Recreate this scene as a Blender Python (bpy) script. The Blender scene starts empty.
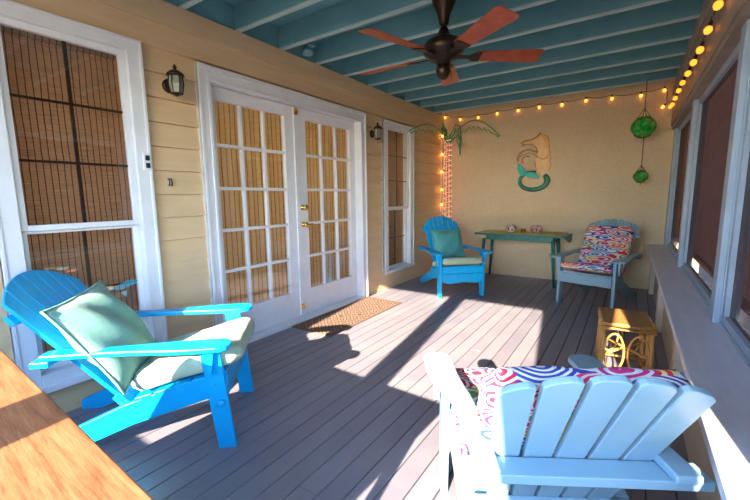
import bpy, bmesh, math, random
from mathutils import Vector, Matrix
random.seed(7)
C = bpy.context.scene.collection
PI = math.pi
H = 2.525; YB = 2.533; YE = -4.4

# ------------------------------------------------------------------ materials
def nt(name):
    m = bpy.data.materials.new(name); m.use_nodes = True
    t = m.node_tree
    return m, t, t.nodes['Principled BSDF']
def N(t, typ, **k):
    n = t.nodes.new(typ)
    for a, b in k.items(): setattr(n, a, b)
    return n
def ramp(t, fac, stops, interp='LINEAR'):
    r = N(t, 'ShaderNodeValToRGB'); r.color_ramp.interpolation = interp
    e = r.color_ramp.elements
    while len(e) < len(stops): e.new(0.5)
    for i, (p, c) in enumerate(stops):
        e[i].position = p; e[i].color = (*c, 1)
    t.links.new(fac, r.inputs[0]); return r.outputs[0]
def coords(t, scale=(1, 1, 1), rot=(0, 0, 0), kind='Object'):
    c = N(t, 'ShaderNodeTexCoord'); mp = N(t, 'ShaderNodeMapping')
    mp.inputs['Scale'].default_value = scale; mp.inputs['Rotation'].default_value = rot
    t.links.new(c.outputs[kind], mp.inputs[0]); return mp.outputs[0]
def noise(t, vec, scale, detail=4, rough=.55):
    n = N(t, 'ShaderNodeTexNoise'); n.inputs['Scale'].default_value = scale
    n.inputs['Detail'].default_value = detail; n.inputs['Roughness'].default_value = rough
    t.links.new(vec, n.inputs['Vector']); return n.outputs[0]
def bump(t, h, b, strength=.3, dist=.01):
    n = N(t, 'ShaderNodeBump'); n.inputs['Strength'].default_value = strength
    n.inputs['Distance'].default_value = dist
    t.links.new(h, n.inputs['Height']); t.links.new(n.outputs[0], b.inputs['Normal'])
def math_n(t, op, a, b=None, c=None):
    n = N(t, 'ShaderNodeMath', operation=op)
    for i, v in enumerate((a, b, c)):
        if v is None: continue
        if isinstance(v, (int, float)): n.inputs[i].default_value = v
        else: t.links.new(v, n.inputs[i])
    return n.outputs[0]
def mixc(t, fac, a, b, mode='MIX'):
    n = N(t, 'ShaderNodeMix', data_type='RGBA', blend_type=mode)
    for s, v in ((0, fac), (6, a), (7, b)):
        if isinstance(v, (int, float)): n.inputs[s].default_value = v
        elif isinstance(v, tuple): n.inputs[s].default_value = (*v, 1)
        else: t.links.new(v, n.inputs[s])
    return n.outputs[2]
def plain(name, c1, c2=None, rough=.5, scale=8, bs=.15, metallic=0, stretch=(1, 1, 1)):
    m, t, b = nt(name); b.inputs['Roughness'].default_value = rough; b.inputs['Metallic'].default_value = metallic
    v = coords(t, stretch); n = noise(t, v, scale)
    t.links.new(ramp(t, n, [(.3, c1), (.7, c2 or c1)]), b.inputs['Base Color'])
    if bs: bump(t, n, b, bs, .004)
    return m
M = {}
M['siding'] = plain('siding_paint', (.70, .50, .28), (.78, .57, .35), .6, 5, .12, stretch=(1, .4, 3))
M['white'] = plain('white_trim_paint', (.76, .78, .83), (.84, .86, .90), .35, 6, .1)
M['postblue'] = plain('post_paint', (.33, .42, .54), (.42, .51, .62), .4, 6, .12)
M['beam'] = plain('beam_paint', (.30, .24, .19), (.40, .32, .25), .5, 5, .1)
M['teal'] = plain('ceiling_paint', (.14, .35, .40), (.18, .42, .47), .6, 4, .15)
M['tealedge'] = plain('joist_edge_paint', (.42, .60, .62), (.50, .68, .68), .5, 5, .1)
M['blue'] = plain('bright_blue_paint', (.0, .38, .82), (.0, .47, .92), .35, 6, .12, stretch=(6, 1, 1))
M['ltblue'] = plain('pale_blue_paint', (.22, .39, .50), (.28, .46, .57), .35, 5, .12)
M['brass'] = plain('brass', (.80, .50, .12), (.90, .62, .20), .25, 20, 0, 1)
M['bronze'] = plain('dark_bronze', (.035, .022, .018), (.06, .04, .03), .35, 20, .1, .7)
M['copper'] = plain('copper_sheet', (.45, .20, .07), (.68, .36, .14), .35, 14, .3, .5)
M['tanmetal'] = plain('tan_sheet', (.60, .38, .18), (.72, .48, .25), .45, 14, .3, .3)
M['tail'] = plain('green_patina', (.02, .16, .13), (.07, .32, .22), .4, 40, .5, .2)
M['fin'] = plain('turquoise_fin', (.0, .42, .42), (.03, .60, .55), .35, 14, .2, .1)
M['greenrope'] = plain('green_rope', (.04, .36, .17), (.10, .55, .28), .45, 60, .3)
M['wire'] = plain('dark_wire', (.02, .025, .015), (.04, .04, .03), .5, 30, 0)
M['net'] = plain('net_cord', (.18, .08, .04), (.30, .15, .08), .8, 80, .3)
M['greenwood'] = plain('worn_green_paint', (.012, .12, .12), (.04, .24, .21), .45, 25, .3)
M['black'] = plain('black_plastic', (.02, .02, .02), None, .4, 10, 0)
M['ltpot'] = None
M['rattan'] = plain('rattan_cane', (.52, .24, .05), (.75, .40, .11), .35, 30, .2, stretch=(1, 1, .3))
M['knee'] = plain('cream_wall_paint', (.56, .46, .34), (.66, .55, .42), .7, 6, .2)

def mk_stucco():
    m, t, b = nt('stucco'); b.inputs['Roughness'].default_value = .8
    v = coords(t); n1 = noise(t, v, 38, 6, .7); n2 = noise(t, v, 2.2, 3)
    c = ramp(t, n1, [(.3, (.66, .49, .29)), (.7, (.86, .68, .45))])
    t.links.new(mixc(t, n2, c, (.84, .67, .45)), b.inputs['Base Color'])
    bump(t, n1, b, .7, .012); return m
M['stucco'] = mk_stucco()

def mk_floor():
    m, t, b = nt('grey_porch_boards'); b.inputs['Roughness'].default_value = .34
    tc = N(t, 'ShaderNodeTexCoord'); s = N(t, 'ShaderNodeSeparateXYZ'); t.links.new(tc.outputs['Object'], s.inputs[0])
    fl = math_n(t, 'FLOOR', math_n(t, 'DIVIDE', s.outputs[0], .1035))
    w = N(t, 'ShaderNodeTexWhiteNoise', noise_dimensions='1D'); t.links.new(fl, w.inputs['W'])
    v = coords(t, (14, .9, 1)); n = noise(t, v, 5, 6, .6); v2 = coords(t); n2 = noise(t, v2, 2.5, 4)
    c = ramp(t, w.outputs[0], [(0, (.23, .215, .26)), (1, (.30, .28, .32))])
    c = mixc(t, math_n(t, 'MULTIPLY', n, .55), c, (.17, .165, .215))
    c = mixc(t, ramp(t, n2, [(.45, (0, 0, 0)), (.75, (.5, .5, .5))]), c, (.36, .325, .33))
    t.links.new(c, b.inputs['Base Color'])
    t.links.new(ramp(t, n2, [(.3, (.30, .30, .30)), (.7, (.5, .5, .5))]), b.inputs['Roughness'])
    bump(t, n, b, .25, .004); return m
M['floor'] = mk_floor()

def mk_ledge():
    m, t, b = nt('ledge_paint'); b.inputs['Roughness'].default_value = .4
    v = coords(t, (3, .6, 1)); n = noise(t, v, 6, 6, .65)
    t.links.new(ramp(t, n, [(.3, (.68, .67, .76)), (.7, (.80, .79, .86))]), b.inputs['Base Color'])
    bump(t, n, b, .3, .004); return m
M['ledge'] = mk_ledge()

def mk_wood():
    m, t, b = nt('orange_wood'); b.inputs['Roughness'].default_value = .5
    v = coords(t, (1.5, 14, 4), (0, 0, .06)); n = noise(t, v, 4, 8, .7); v2 = coords(t); n2 = noise(t, v2, 70, 3)
    c = ramp(t, n, [(.32, (.16, .055, .022)), (.5, (.36, .135, .055)), (.68, (.46, .20, .09))])
    c = mixc(t, ramp(t, n2, [(.5, (0, 0, 0)), (.7, (.35, .35, .35))]), c, (.36, .14, .05))
    t.links.new(c, b.inputs['Base Color']); bump(t, n, b, .35, .004); return m
M['wood'] = mk_wood()
M['blade'] = plain('mahogany_blade', (.38, .06, .02), (.52, .11, .04), .35, 6, .1, stretch=(2, 2, 1))

def mk_fabric(name, c1, c2):
    m, t, b = nt(name); b.inputs['Roughness'].default_value = .9
    b.inputs['Sheen Weight'].default_value = .2
    v = coords(t); n = noise(t, v, 12, 4)
    w = N(t, 'ShaderNodeTexWave'); w.inputs['Scale'].default_value = 160; t.links.new(v, w.inputs[0])
    t.links.new(ramp(t, n, [(.3, c1), (.7, c2)]), b.inputs['Base Color'])
    bump(t, w.outputs[1], b, .15, .002); return m
M['sage'] = mk_fabric('sage_fabric', (.16, .36, .30), (.21, .43, .36))
M['mint'] = mk_fabric('mint_fabric', (.36, .47, .34), (.44, .55, .39))
M['teafab'] = mk_fabric('teal_fabric', (.09, .42, .42), (.14, .50, .48))

def mk_pattern(name, sc, rings):
    m, t, b = nt(name); b.inputs['Roughness'].default_value = .85
    v = coords(t, sc)
    nz = N(t, 'ShaderNodeTexNoise'); nz.inputs['Scale'].default_value = 1.3; t.links.new(v, nz.inputs['Vector'])
    dv = mixc(t, .25, v, nz.outputs[1], 'ADD')
    vo = N(t, 'ShaderNodeTexVoronoi', feature='F1'); vo.inputs['Scale'].default_value = 1; vo.inputs['Randomness'].default_value = .8
    t.links.new(dv, vo.inputs['Vector'])
    s = math_n(t, 'SINE', math_n(t, 'MULTIPLY', vo.outputs['Distance'], rings))
    mask = math_n(t, 'GREATER_THAN', s, -.15)
    se = N(t, 'ShaderNodeSeparateColor'); t.links.new(vo.outputs['Color'], se.inputs[0])
    pal = ramp(t, se.outputs[0], [(0, (.72, .02, .06)), (.2, (.03, .07, .36)), (.36, (.80, .04, .16)), (.52, (.20, .33, .12)), (.62, (.10, .25, .55)), (.76, (.85, .48, .04)), (.86, (.62, .03, .20))], 'CONSTANT')
    lt = ramp(t, se.outputs[1], [(0, (.80, .76, .68)), (.45, (.74, .78, .80)), (.8, (.82, .66, .30))], 'CONSTANT')
    t.links.new(mixc(t, mask, lt, pal), b.inputs['Base Color']); return m
M['pattern'] = mk_pattern('scalloped_stripe_fabric', (8, 15, 15), 40)
M['pattern_far'] = mk_pattern('scalloped_stripe_fabric_small', (6, 19, 19), 24)

def mk_bamboo(name, c1, c2, cord, step=.055, axis=1, tl=.4):
    m, t, b = nt(name); b.inputs['Roughness'].default_value = .7
    tc = N(t, 'ShaderNodeTexCoord'); s = N(t, 'ShaderNodeSeparateXYZ'); t.links.new(tc.outputs['Object'], s.inputs[0])
    v = coords(t, (1, 2.5, 60)); n = noise(t, v, 3, 3)
    c = ramp(t, n, [(.3, c1), (.7, c2)])
    v2 = coords(t, (1, 1, .4)); n2 = noise(t, v2, 8, 2)
    fr = math_n(t, 'FRACT', math_n(t, 'DIVIDE', math_n(t, 'ADD', s.outputs[axis], math_n(t, 'MULTIPLY', n2, .015)), step))
    line = math_n(t, 'LESS_THAN', fr, .16)
    t.links.new(mixc(t, line, c, cord), b.inputs['Base Color'])
    sl = math_n(t, 'SINE', math_n(t, 'MULTIPLY', s.outputs[2], 700)); bump(t, sl, b, .4, .004)
    if tl:
        o = t.nodes['Material Output']; mx = N(t, 'ShaderNodeMixShader'); mx.inputs[0].default_value = tl
        tr = N(t, 'ShaderNodeBsdfTranslucent'); t.links.new(b.inputs['Base Color'].links[0].from_socket, tr.inputs[0])
        t.links.new(b.outputs[0], mx.inputs[1]); t.links.new(tr.outputs[0], mx.inputs[2]); t.links.new(mx.outputs[0], o.inputs[0])
    return m
M['bamboo'] = mk_bamboo('bamboo_blind', (.36, .21, .11), (.58, .37, .20), (.08, .04, .025), .032)
M['goldblind'] = mk_bamboo('golden_blind', (.60, .45, .24), (.78, .61, .36), (.28, .16, .06), .05)
M['outblind'] = mk_bamboo('outer_blind', (.20, .13, .12), (.60, .42, .34), (.24, .16, .13), .12, tl=.6)

def mk_glass(name, refl, tint=(1, 1, 1)):
    m = bpy.data.materials.new(name); m.use_nodes = True; t = m.node_tree; t.nodes.clear()
    o = N(t, 'ShaderNodeOutputMaterial'); mx = N(t, 'ShaderNodeMixShader')
    tr = N(t, 'ShaderNodeBsdfTransparent'); tr.inputs[0].default_value = (*tint, 1)
    g = N(t, 'ShaderNodeBsdfGlossy'); g.inputs['Roughness'].default_value = .015
    v = coords(t); n = noise(t, v, 2.5, 1)
    bp = N(t, 'ShaderNodeBump'); bp.inputs['Strength'].default_value = .08; bp.inputs['Distance'].default_value = .02
    t.links.new(n, bp.inputs['Height']); t.links.new(bp.outputs[0], g.inputs['Normal'])
    fr = N(t, 'ShaderNodeFresnel'); fr.inputs[0].default_value = 1.5
    ge = N(t, 'ShaderNodeNewGeometry')     # fresnel on the outer face of the pane only (the inner face would read as total reflection)
    f = math_n(t, 'MULTIPLY', math_n(t, 'ADD', fr.outputs[0], refl), math_n(t, 'SUBTRACT', 1.0, ge.outputs['Backfacing']))
    t.links.new(f, mx.inputs[0]); t.links.new(tr.outputs[0], mx.inputs[1]); t.links.new(g.outputs[0], mx.inputs[2])
    t.links.new(mx.outputs[0], o.inputs[0]); return m
M['glass'] = mk_glass('window_glass', .12)
def mk_screen():
    m = bpy.data.materials.new('insect_screen'); m.use_nodes = True; t = m.node_tree; t.nodes.clear()
    o = N(t, 'ShaderNodeOutputMaterial'); mx = N(t, 'ShaderNodeMixShader'); mx.inputs[0].default_value = .45
    tr = N(t, 'ShaderNodeBsdfTransparent'); d = N(t, 'ShaderNodeBsdfDiffuse')
    v = coords(t, (1, 1, 8)); n = noise(t, v, 3, 3)
    t.links.new(ramp(t, n, [(.3, (.05, .04, .06)), (.7, (.12, .08, .09))]), d.inputs[0])
    t.links.new(tr.outputs[0], mx.inputs[1]); t.links.new(d.outputs[0], mx.inputs[2]); t.links.new(mx.outputs[0], o.inputs[0]); return m
M['screen'] = mk_screen()
def mk_emit(name, col, st):
    m, t, b = nt(name); b.inputs['Base Color'].default_value = (*col, 1)
    b.inputs['Emission Color'].default_value = (*col, 1); b.inputs['Emission Strength'].default_value = st
    return m
M['bulb'] = mk_emit('lit_bulb', (1, .34, .04), 1.9)
M['bulb_soft'] = mk_emit('lit_bulb_orange', (1, .27, .02), 1.0)
M['bulb_glow'] = mk_emit('lit_bulb_bright', (1, .32, .04), 5)
M['ropelight'] = mk_emit('rope_light', (1, .42, .28), .55)
def mk_greenglass():
    m, t, b = nt('green_glass'); b.inputs['Roughness'].default_value = .05
    v = coords(t); n = noise(t, v, 14, 2)
    t.links.new(ramp(t, n, [(.3, (.0, .42, .05)), (.5, (.03, .85, .12)), (.7, (.45, 1.0, .4))]), b.inputs['Base Color'])
    b.inputs['Transmission Weight'].default_value = .55; b.inputs['IOR'].default_value = 1.3; return m
M['greenglass'] = mk_greenglass()
def mk_pot():
    m, t, b = nt('painted_ceramic'); b.inputs['Roughness'].default_value = .25
    v = coords(t); n = noise(t, v, 30, 2)
    t.links.new(ramp(t, n, [(.5, (.80, .78, .76)), (.53, (.75, .10, .07))], 'CONSTANT'), b.inputs['Base Color']); return m
M['pot'] = mk_pot()
M['candle'] = plain('amber_glass', (.25, .06, .02), (.40, .12, .03), .15, 20, 0)
M['wicker'] = None
def mk_wicker():
    m, t, b = nt('woven_cane'); b.inputs['Roughness'].default_value = .5
    v = coords(t, (1, 1, 1), (0, 0, .0))
    w1 = N(t, 'ShaderNodeTexWave', bands_direction='X'); w1.inputs['Scale'].default_value = 32; t.links.new(v, w1.inputs[0])
    w2 = N(t, 'ShaderNodeTexWave', bands_direction='Y'); w2.inputs['Scale'].default_value = 32; t.links.new(v, w2.inputs[0])
    h = math_n(t, 'MULTIPLY', w1.outputs[1], w2.outputs[1])
    t.links.new(ramp(t, h, [(.05, (.28, .12, .03)), (.6, (.66, .36, .11))]), b.inputs['Base Color']); bump(t, h, b, .6, .006); return m
M['wicker'] = mk_wicker()
def mk_mat():
    m, t, b = nt('doormat_pile'); b.inputs['Roughness'].default_value = .95
    v = coords(t, (15, 15, 1), (0, 0, PI / 4))
    vo = N(t, 'ShaderNodeTexVoronoi', feature='DISTANCE_TO_EDGE'); vo.inputs['Scale'].default_value = 1; vo.inputs['Randomness'].default_value = .25
    t.links.new(v, vo.inputs['Vector'])
    w = math_n(t, 'SINE', math_n(t, 'MULTIPLY', vo.outputs[0], 22))
    t.links.new(ramp(t, w, [(.0, (.05, .03, .025)), (.45, (.34, .21, .14))], 'CONSTANT'), b.inputs['Base Color'])
    bump(t, w, b, .4, .005); return m
M['mat'] = mk_mat()
M['matborder'] = plain('doormat_border', (.16, .09, .06), (.24, .14, .09), .9, 60, .4)
def mk_table_top():
    m, t, b = nt('yellow_green_tabletop'); b.inputs['Roughness'].default_value = .4
    v = coords(t, (3, 12, 1)); n = noise(t, v, 4, 5)
    t.links.new(ramp(t, n, [(.3, (.42, .38, .06)), (.7, (.62, .52, .12))]), b.inputs['Base Color']); return m
M['tabletop'] = mk_table_top()
M['leaf'] = plain('leaf_green', (.03, .08, .02), (.10, .20, .05), .6, 6, 0)
M['leafred'] = plain('leaf_rust', (.16, .06, .03), (.34, .15, .06), .6, 6, 0)
M['bark'] = plain('bark', (.10, .06, .04), (.16, .10, .07), .9, 20, .5)
M['lawn'] = plain('mulch', (.07, .045, .035), (.13, .085, .06), .95, 3, .3)
M['roof'] = plain('roof_shingle', (.22, .16, .13), (.32, .24, .19), .9, 20, .3)
M['house'] = plain('house_wall', (.62, .42, .22), (.72, .50, .28), .8, 4, .2)

# ------------------------------------------------------------------ mesh helpers
class MB:
    def __init__(s): s.bm = bmesh.new()
    def prism(s, pts, vec, off=None):
        """polygon of 3-D points extruded by vec"""
        vec = Vector(vec); a = [s.bm.verts.new(Vector(p)) for p in pts]; b = [s.bm.verts.new(Vector(p) + vec) for p in pts]
        n = len(pts)
        s.bm.faces.new(a[::-1]); s.bm.faces.new(b)
        for i in range(n): s.bm.faces.new((a[i], a[(i + 1) % n], b[(i + 1) % n], b[i]))
        return s
    def box(s, x0, x1, y0, y1, z0, z1):
        return s.prism([(x0, y0, z0), (x1, y0, z0), (x1, y1, z0), (x0, y1, z0)], (0, 0, z1 - z0))
    def tube(s, pts, r, seg=8, closed=False, r2=None):
        pts = [Vector(p) for p in pts]; n = len(pts); rings = []
        prev = None
        for i, p in enumerate(pts):
            if closed: d = pts[(i + 1) % n] - pts[i - 1]
            else: d = pts[min(i + 1, n - 1)] - pts[max(i - 1, 0)]
            d.normalize()
            if prev is None:
                up = Vector((0, 0, 1)) if abs(d.z) < .9 else Vector((1, 0, 0))
                u = d.cross(up).normalized()
            else:
                u = prev - d * prev.dot(d)
                u = u.normalized() if u.length > 1e-6 else d.orthogonal().normalized()
            prev = u; v = d.cross(u)
            rr = r[i] if isinstance(r, (list, tuple)) else r
            rings.append([s.bm.verts.new(p + (u * math.cos(2 * PI * k / seg) + v * math.sin(2 * PI * k / seg)) * rr) for k in range(seg)])
        m = n if closed else n - 1
        for i in range(m):
            A, B = rings[i], rings[(i + 1) % n]
            for k in range(seg): s.bm.faces.new((A[k], A[(k + 1) % seg], B[(k + 1) % seg], B[k]))
        if not closed: s.bm.faces.new(rings[0][::-1]); s.bm.faces.new(rings[-1])
        return s
    def lathe(s, prof, c=(0, 0, 0), seg=20, axis='z'):
        rings = []
        for r, z in prof:
            ring = []
            for k in range(seg):
                a = 2 * PI * k / seg; x, y = r * math.cos(a), r * math.sin(a)
                p = {'z': (x, y, z), 'x': (z, x, y), 'y': (x, z, y)}[axis]
                ring.append(s.bm.verts.new(Vector(p) + Vector(c)))
            rings.append(ring)
        for A, B in zip(rings, rings[1:]):
            for k in range(seg): s.bm.faces.new((A[k], A[(k + 1) % seg], B[(k + 1) % seg], B[k]))
        s.bm.faces.new(rings[0][::-1]); s.bm.faces.new(rings[-1]); return s
    def ball(s, c, r, seg=12, sz=1):
        n = seg // 2
        prof = [(max(r * math.sin(PI * i / n), r * .02), -r * sz * math.cos(PI * i / n)) for i in range(n + 1)]
        return s.lathe(prof, c, seg)
    def xf(s, mat):
        bmesh.ops.transform(s.bm, matrix=mat, verts=s.bm.verts); return s
    def build(s, name, mat, parent=None, bevel=0, smooth=False, sub=0, loc=None):
        bmesh.ops.remove_doubles(s.bm, verts=s.bm.verts, dist=1e-6)
        bmesh.ops.recalc_face_normals(s.bm, faces=s.bm.faces)
        me = bpy.data.meshes.new(name); s.bm.to_mesh(me); s.bm.free()
        o = bpy.data.objects.new(name, me); C.objects.link(o); me.materials.append(mat)
        if smooth:
            for p in me.polygons: p.use_smooth = True
        if bevel:
            b = o.modifiers.new('bevel', 'BEVEL'); b.width = bevel; b.segments = 2; b.limit_method = 'ANGLE'
        if sub:
            b = o.modifiers.new('sub', 'SUBSURF'); b.levels = sub; b.render_levels = sub
        if parent: o.parent = parent
        if loc: o.location = loc
        return o
def tag(o, label=None, cat=None, group=None, kind=None):
    for k, v in (('label', label), ('category', cat), ('group', group), ('kind', kind)):
        if v: o[k] = v
    return o
def thing(name, label, cat, loc=(0, 0, 0), rotz=0, group=None):
    o = bpy.data.objects.new(name, None); C.objects.link(o); o.location = loc; o.rotation_euler = (0, 0, rotz)
    o.empty_display_size = .1
    return tag(o, label, cat, group)
def struct(name, mb, mat, bevel=0, parent=None):
    return tag(mb.build(name, mat, parent, bevel), kind='structure')
def copy_tree(o, parent=None):
    c = o.copy(); C.objects.link(c); c.parent = parent
    for ch in list(o.children): copy_tree(ch, c)
    return c
def pillow(w, h, t, p=2.2, q=.75, n=18, pinch=.06):
    """puffed cushion in the xy plane, thickness t along z"""
    m = MB(); top = {}; bot = {}
    for i in range(n + 1):
        for j in range(n + 1):
            u = -1 + 2 * i / n; v = -1 + 2 * j / n
            k = max(0, (1 - abs(u) ** p) * (1 - abs(v) ** p)) ** q
            x = u * w / 2 * (1 - pinch * (1 - abs(v) ** 3) * abs(u) ** 3); y = v * h / 2 * (1 - pinch * (1 - abs(u) ** 3) * abs(v) ** 3)
            wr = .012 * t / .1 * math.sin(7 * u + 4 * v) * k * (1 if p < 4 else .25)
            top[i, j] = m.bm.verts.new((x, y, t / 2 * k + wr))
            bot[i, j] = top[i, j] if (i in (0, n) or j in (0, n)) else m.bm.verts.new((x, y, -t / 2 * k + wr))
    for i in range(n):
        for j in range(n):
            m.bm.faces.new((top[i, j], top[i + 1, j], top[i + 1, j + 1], top[i, j + 1]))
            f = (bot[i, j], bot[i, j + 1], bot[i + 1, j + 1], bot[i + 1, j])
            if len(set(f)) == 4 and set(f) != {top[i, j], top[i + 1, j], top[i + 1, j + 1], top[i, j + 1]}:
                m.bm.faces.new(f)
    return m
def boxpad(w, h, t, n=14, e=5):
    """box cushion with soft rounded edges"""
    m = MB(); bm = m.bm
    bmesh.ops.create_cube(bm, size=2); bmesh.ops.subdivide_edges(bm, edges=bm.edges, cuts=n, use_grid_fill=True)
    for v in bm.verts:
        x, y, z = v.co
        r = .05 / w * 2; rx = max(0, abs(x) - (1 - .12)) / .12; ry = max(0, abs(y) - (1 - .12)) / .12
        edge = min(1, math.sqrt(rx * rx + ry * ry))
        zz = z * (1 - .22 * edge ** 3) * (1 + .10 * (1 - x * x) * (1 - y * y))
        cz = abs(z); sh = 1 - .045 * cz ** 3
        cr = 1 - .05 * max(0, abs(x) - .85) / .15 * max(0, abs(y) - .85) / .15 * 2
        v.co = (x * w / 2 * sh * cr, y * h / 2 * sh * cr, zz * t / 2 + .003 * math.sin(9 * x + 5 * y))
    return m

# ------------------------------------------------------------------ floor, ceiling
f = MB(); bw = .1035; k = 0
x = 0.0
for i in range(31):
    x0 = i * bw + .0032; x1 = (i + 1) * bw - .0032
    if x0 > 3.16: break
    brk = YE + .0 + random.uniform(1.0, 5.5)
    for a, b in ((YE, brk - .0015), (brk + .0015, YB + .02)):
        f.box(x0, x1, a, b, -.03, 0)
f.box(-.1, 0.001, YE, YB + .02, -.03, -.002)
struct('floor', f, M['floor'], .0015)
struct('trim_0', MB().box(-2.3, 3.2, YE, YB + .2, -.12, -.032), M['black'])
c = MB().box(-2.3, 3.3, YE - .1, YB + .15, H + .19, H + .24)
ceil = struct('ceiling', c, M['teal'])
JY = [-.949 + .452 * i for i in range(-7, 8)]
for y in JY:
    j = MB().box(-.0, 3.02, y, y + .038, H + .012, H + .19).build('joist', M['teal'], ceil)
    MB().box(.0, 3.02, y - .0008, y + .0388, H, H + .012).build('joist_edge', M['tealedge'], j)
b = MB()
ys = [-4.5] + JY + [YB + .1]
for a, d in zip(ys, ys[1:]): b.box(-.02, 0, a + .038, d, H + .002, H + .19)
b.build('blocking_board', M['teal'], ceil)
# ------------------------------------------------------------------ left wall
w = MB().box(-2.3, -2.2, YE, YB + .15, -.1, H + .19); w.box(-2.2, -.0, YE - .1, YE, -.1, H + .19); struct('wall_left', w, M['siding'])
A0, A1 = -2.915, -2.129; D0, D1 = -1.759, .336; B0, B1 = .726, 1.535; TZ = 2.19
open_ = [(A0, A1, .17, 2.222), (D0, D1, 0, TZ), (B0, B1, .216, 2.2)]
s = MB(); pitch = .16; FZ = 2.225
regs = []
ycur = YE
for (a, d, z0, z1) in open_:
    regs.append((ycur, a, 0, FZ)); regs.append((a, d, z1, FZ)); 
    if z0 > 0: regs.append((a, d, 0, z0))
    ycur = d
regs.append((ycur, YB, 0, FZ))
for (y0, y1, z0, z1) in regs:
    s.box(-.19, -.045, y0, y1, z0, z1)
    for n_ in range(-1, 16):
        a = -.016 + n_ * pitch - .0; d = a + pitch
        lo, hi = max(a, z0), min(d, z1)
        if hi - lo < .003: continue
        lo += .004 if lo == a else 0
        xl = -.002 - .022 * (lo - a) / pitch; xh = -.002 - .022 * (hi - a) / pitch
        s.prism([(-.044, y0, lo), (xl, y0, lo), (xh, y0, hi), (-.044, y0, hi)], (0, y1 - y0, 0))
struct('trim_1', s, M['siding'])
fz = MB().box(-.19, .006, YE, YB, FZ, 2.375).box(-.19, .022, YE, YB, 2.375, H)
fz.box(.006, .012, YE, YB, 2.352, 2.375)
struct('trim_2', fz, M['siding'], .003)
# ------------------------------------------------------------------ windows on the left wall
def left_window(idx, y0, y1, z0, z1, gy0, gy1, ztop, zmid1, zmid0, zbot, hs, lows, blind_label):
    fr = MB()
    cw = gy0 - y0 - .035
    fr.box(-.10, .018, y0, gy0 - .035, z0, z1).box(-.10, .018, gy1 + .035, y1, z0, z1)
    fr.box(-.10, .0185, gy0 - .036, gy1 + .036, ztop + .035, z1).box(-.10, .045, y0 - .0, y1 + .0, z0, z0 + .035).box(-.10, .0182, gy0 - .036, gy1 + .036, z0 + .03, zbot - .03)
    fr.box(-.01, .026, y0, y0 + .02, z0 + .035, z1).box(-.01, .026, y1 - .02, y1, z0 + .035, z1).box(-.01, .0265, y0, y1, z1 - .02, z1)
    w = struct('window_%d' % idx, fr, M['white'], .004)
    def sash(xa, xb, za, zb, r0, r1):
        m = MB().box(xa, xb, gy0 - .034, gy0, za - r0, zb + r1).box(xa, xb, gy1, gy1 + .034, za - r0, zb + r1)
        m.box(xa, xb, gy0, gy1, zb, zb + r1).box(xa, xb, gy0, gy1, za - r0, za); return m
    sash(-.045, -.012, zmid1, ztop, .03, .034).build('upper_sash', M['white'], w, .003)
    sash(-.075, -.046, zbot, zmid0, .03, .012).build('lower_sash', M['white'], w, .003)
    ym = (gy0 + gy1) / 2
    m = MB().box(-.041, -.030, ym - .009, ym + .009, zmid1, ztop)
    for h in hs: m.box(-.0405, -.0305, gy0, gy1, h - .007, h + .007)
    m.build('upper_muntins', M['bronze'], w)
    m = MB().box(-.072, -.061, ym - .009, ym + .009, zbot, zmid0)
    for h in lows: m.box(-.0715, -.0615, gy0, gy1, h - .007, h + .007)
    m.build('lower_muntins', M['bronze'], w)
    MB().box(-.028, -.025, gy0, gy1, zmid1, ztop).build('upper_pane', M['glass'], w)
    MB().box(-.060, -.057, gy0, gy1, zbot, zmid0).build('lower_pane', M['glass'], w)
    t = thing('bamboo_blind', blind_label, 'blind', (-.14, ym, z1), 0)
    bl = MB().box(-.004, .004, gy0 - .07 - ym, gy1 + .09 - ym, zbot - .03 - z1, ztop + .03 - z1)
    bl.build('slat_panel', M['bamboo'], t)
    MB().box(-.02, .02, gy0 - .034 - ym, gy1 + .034 - ym, ztop - .0 - z1, ztop + .03 - z1).build('head_rail', M['bamboo'], t)
left_window(1, A0, A1, .17, 2.222, -2.785, -2.254, 2.113, 1.10, 1.05, .30, (1.775, 1.445), (.69,), 'brown bamboo roll blind behind the large window at the left edge')
left_window(2, B0, B1, .216, 2.2, .862, 1.397, 2.10, 1.10, 1.05, .285, (1.775, 1.445), (.67,), 'brown bamboo roll blind behind the narrow window right of the doors')
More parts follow.
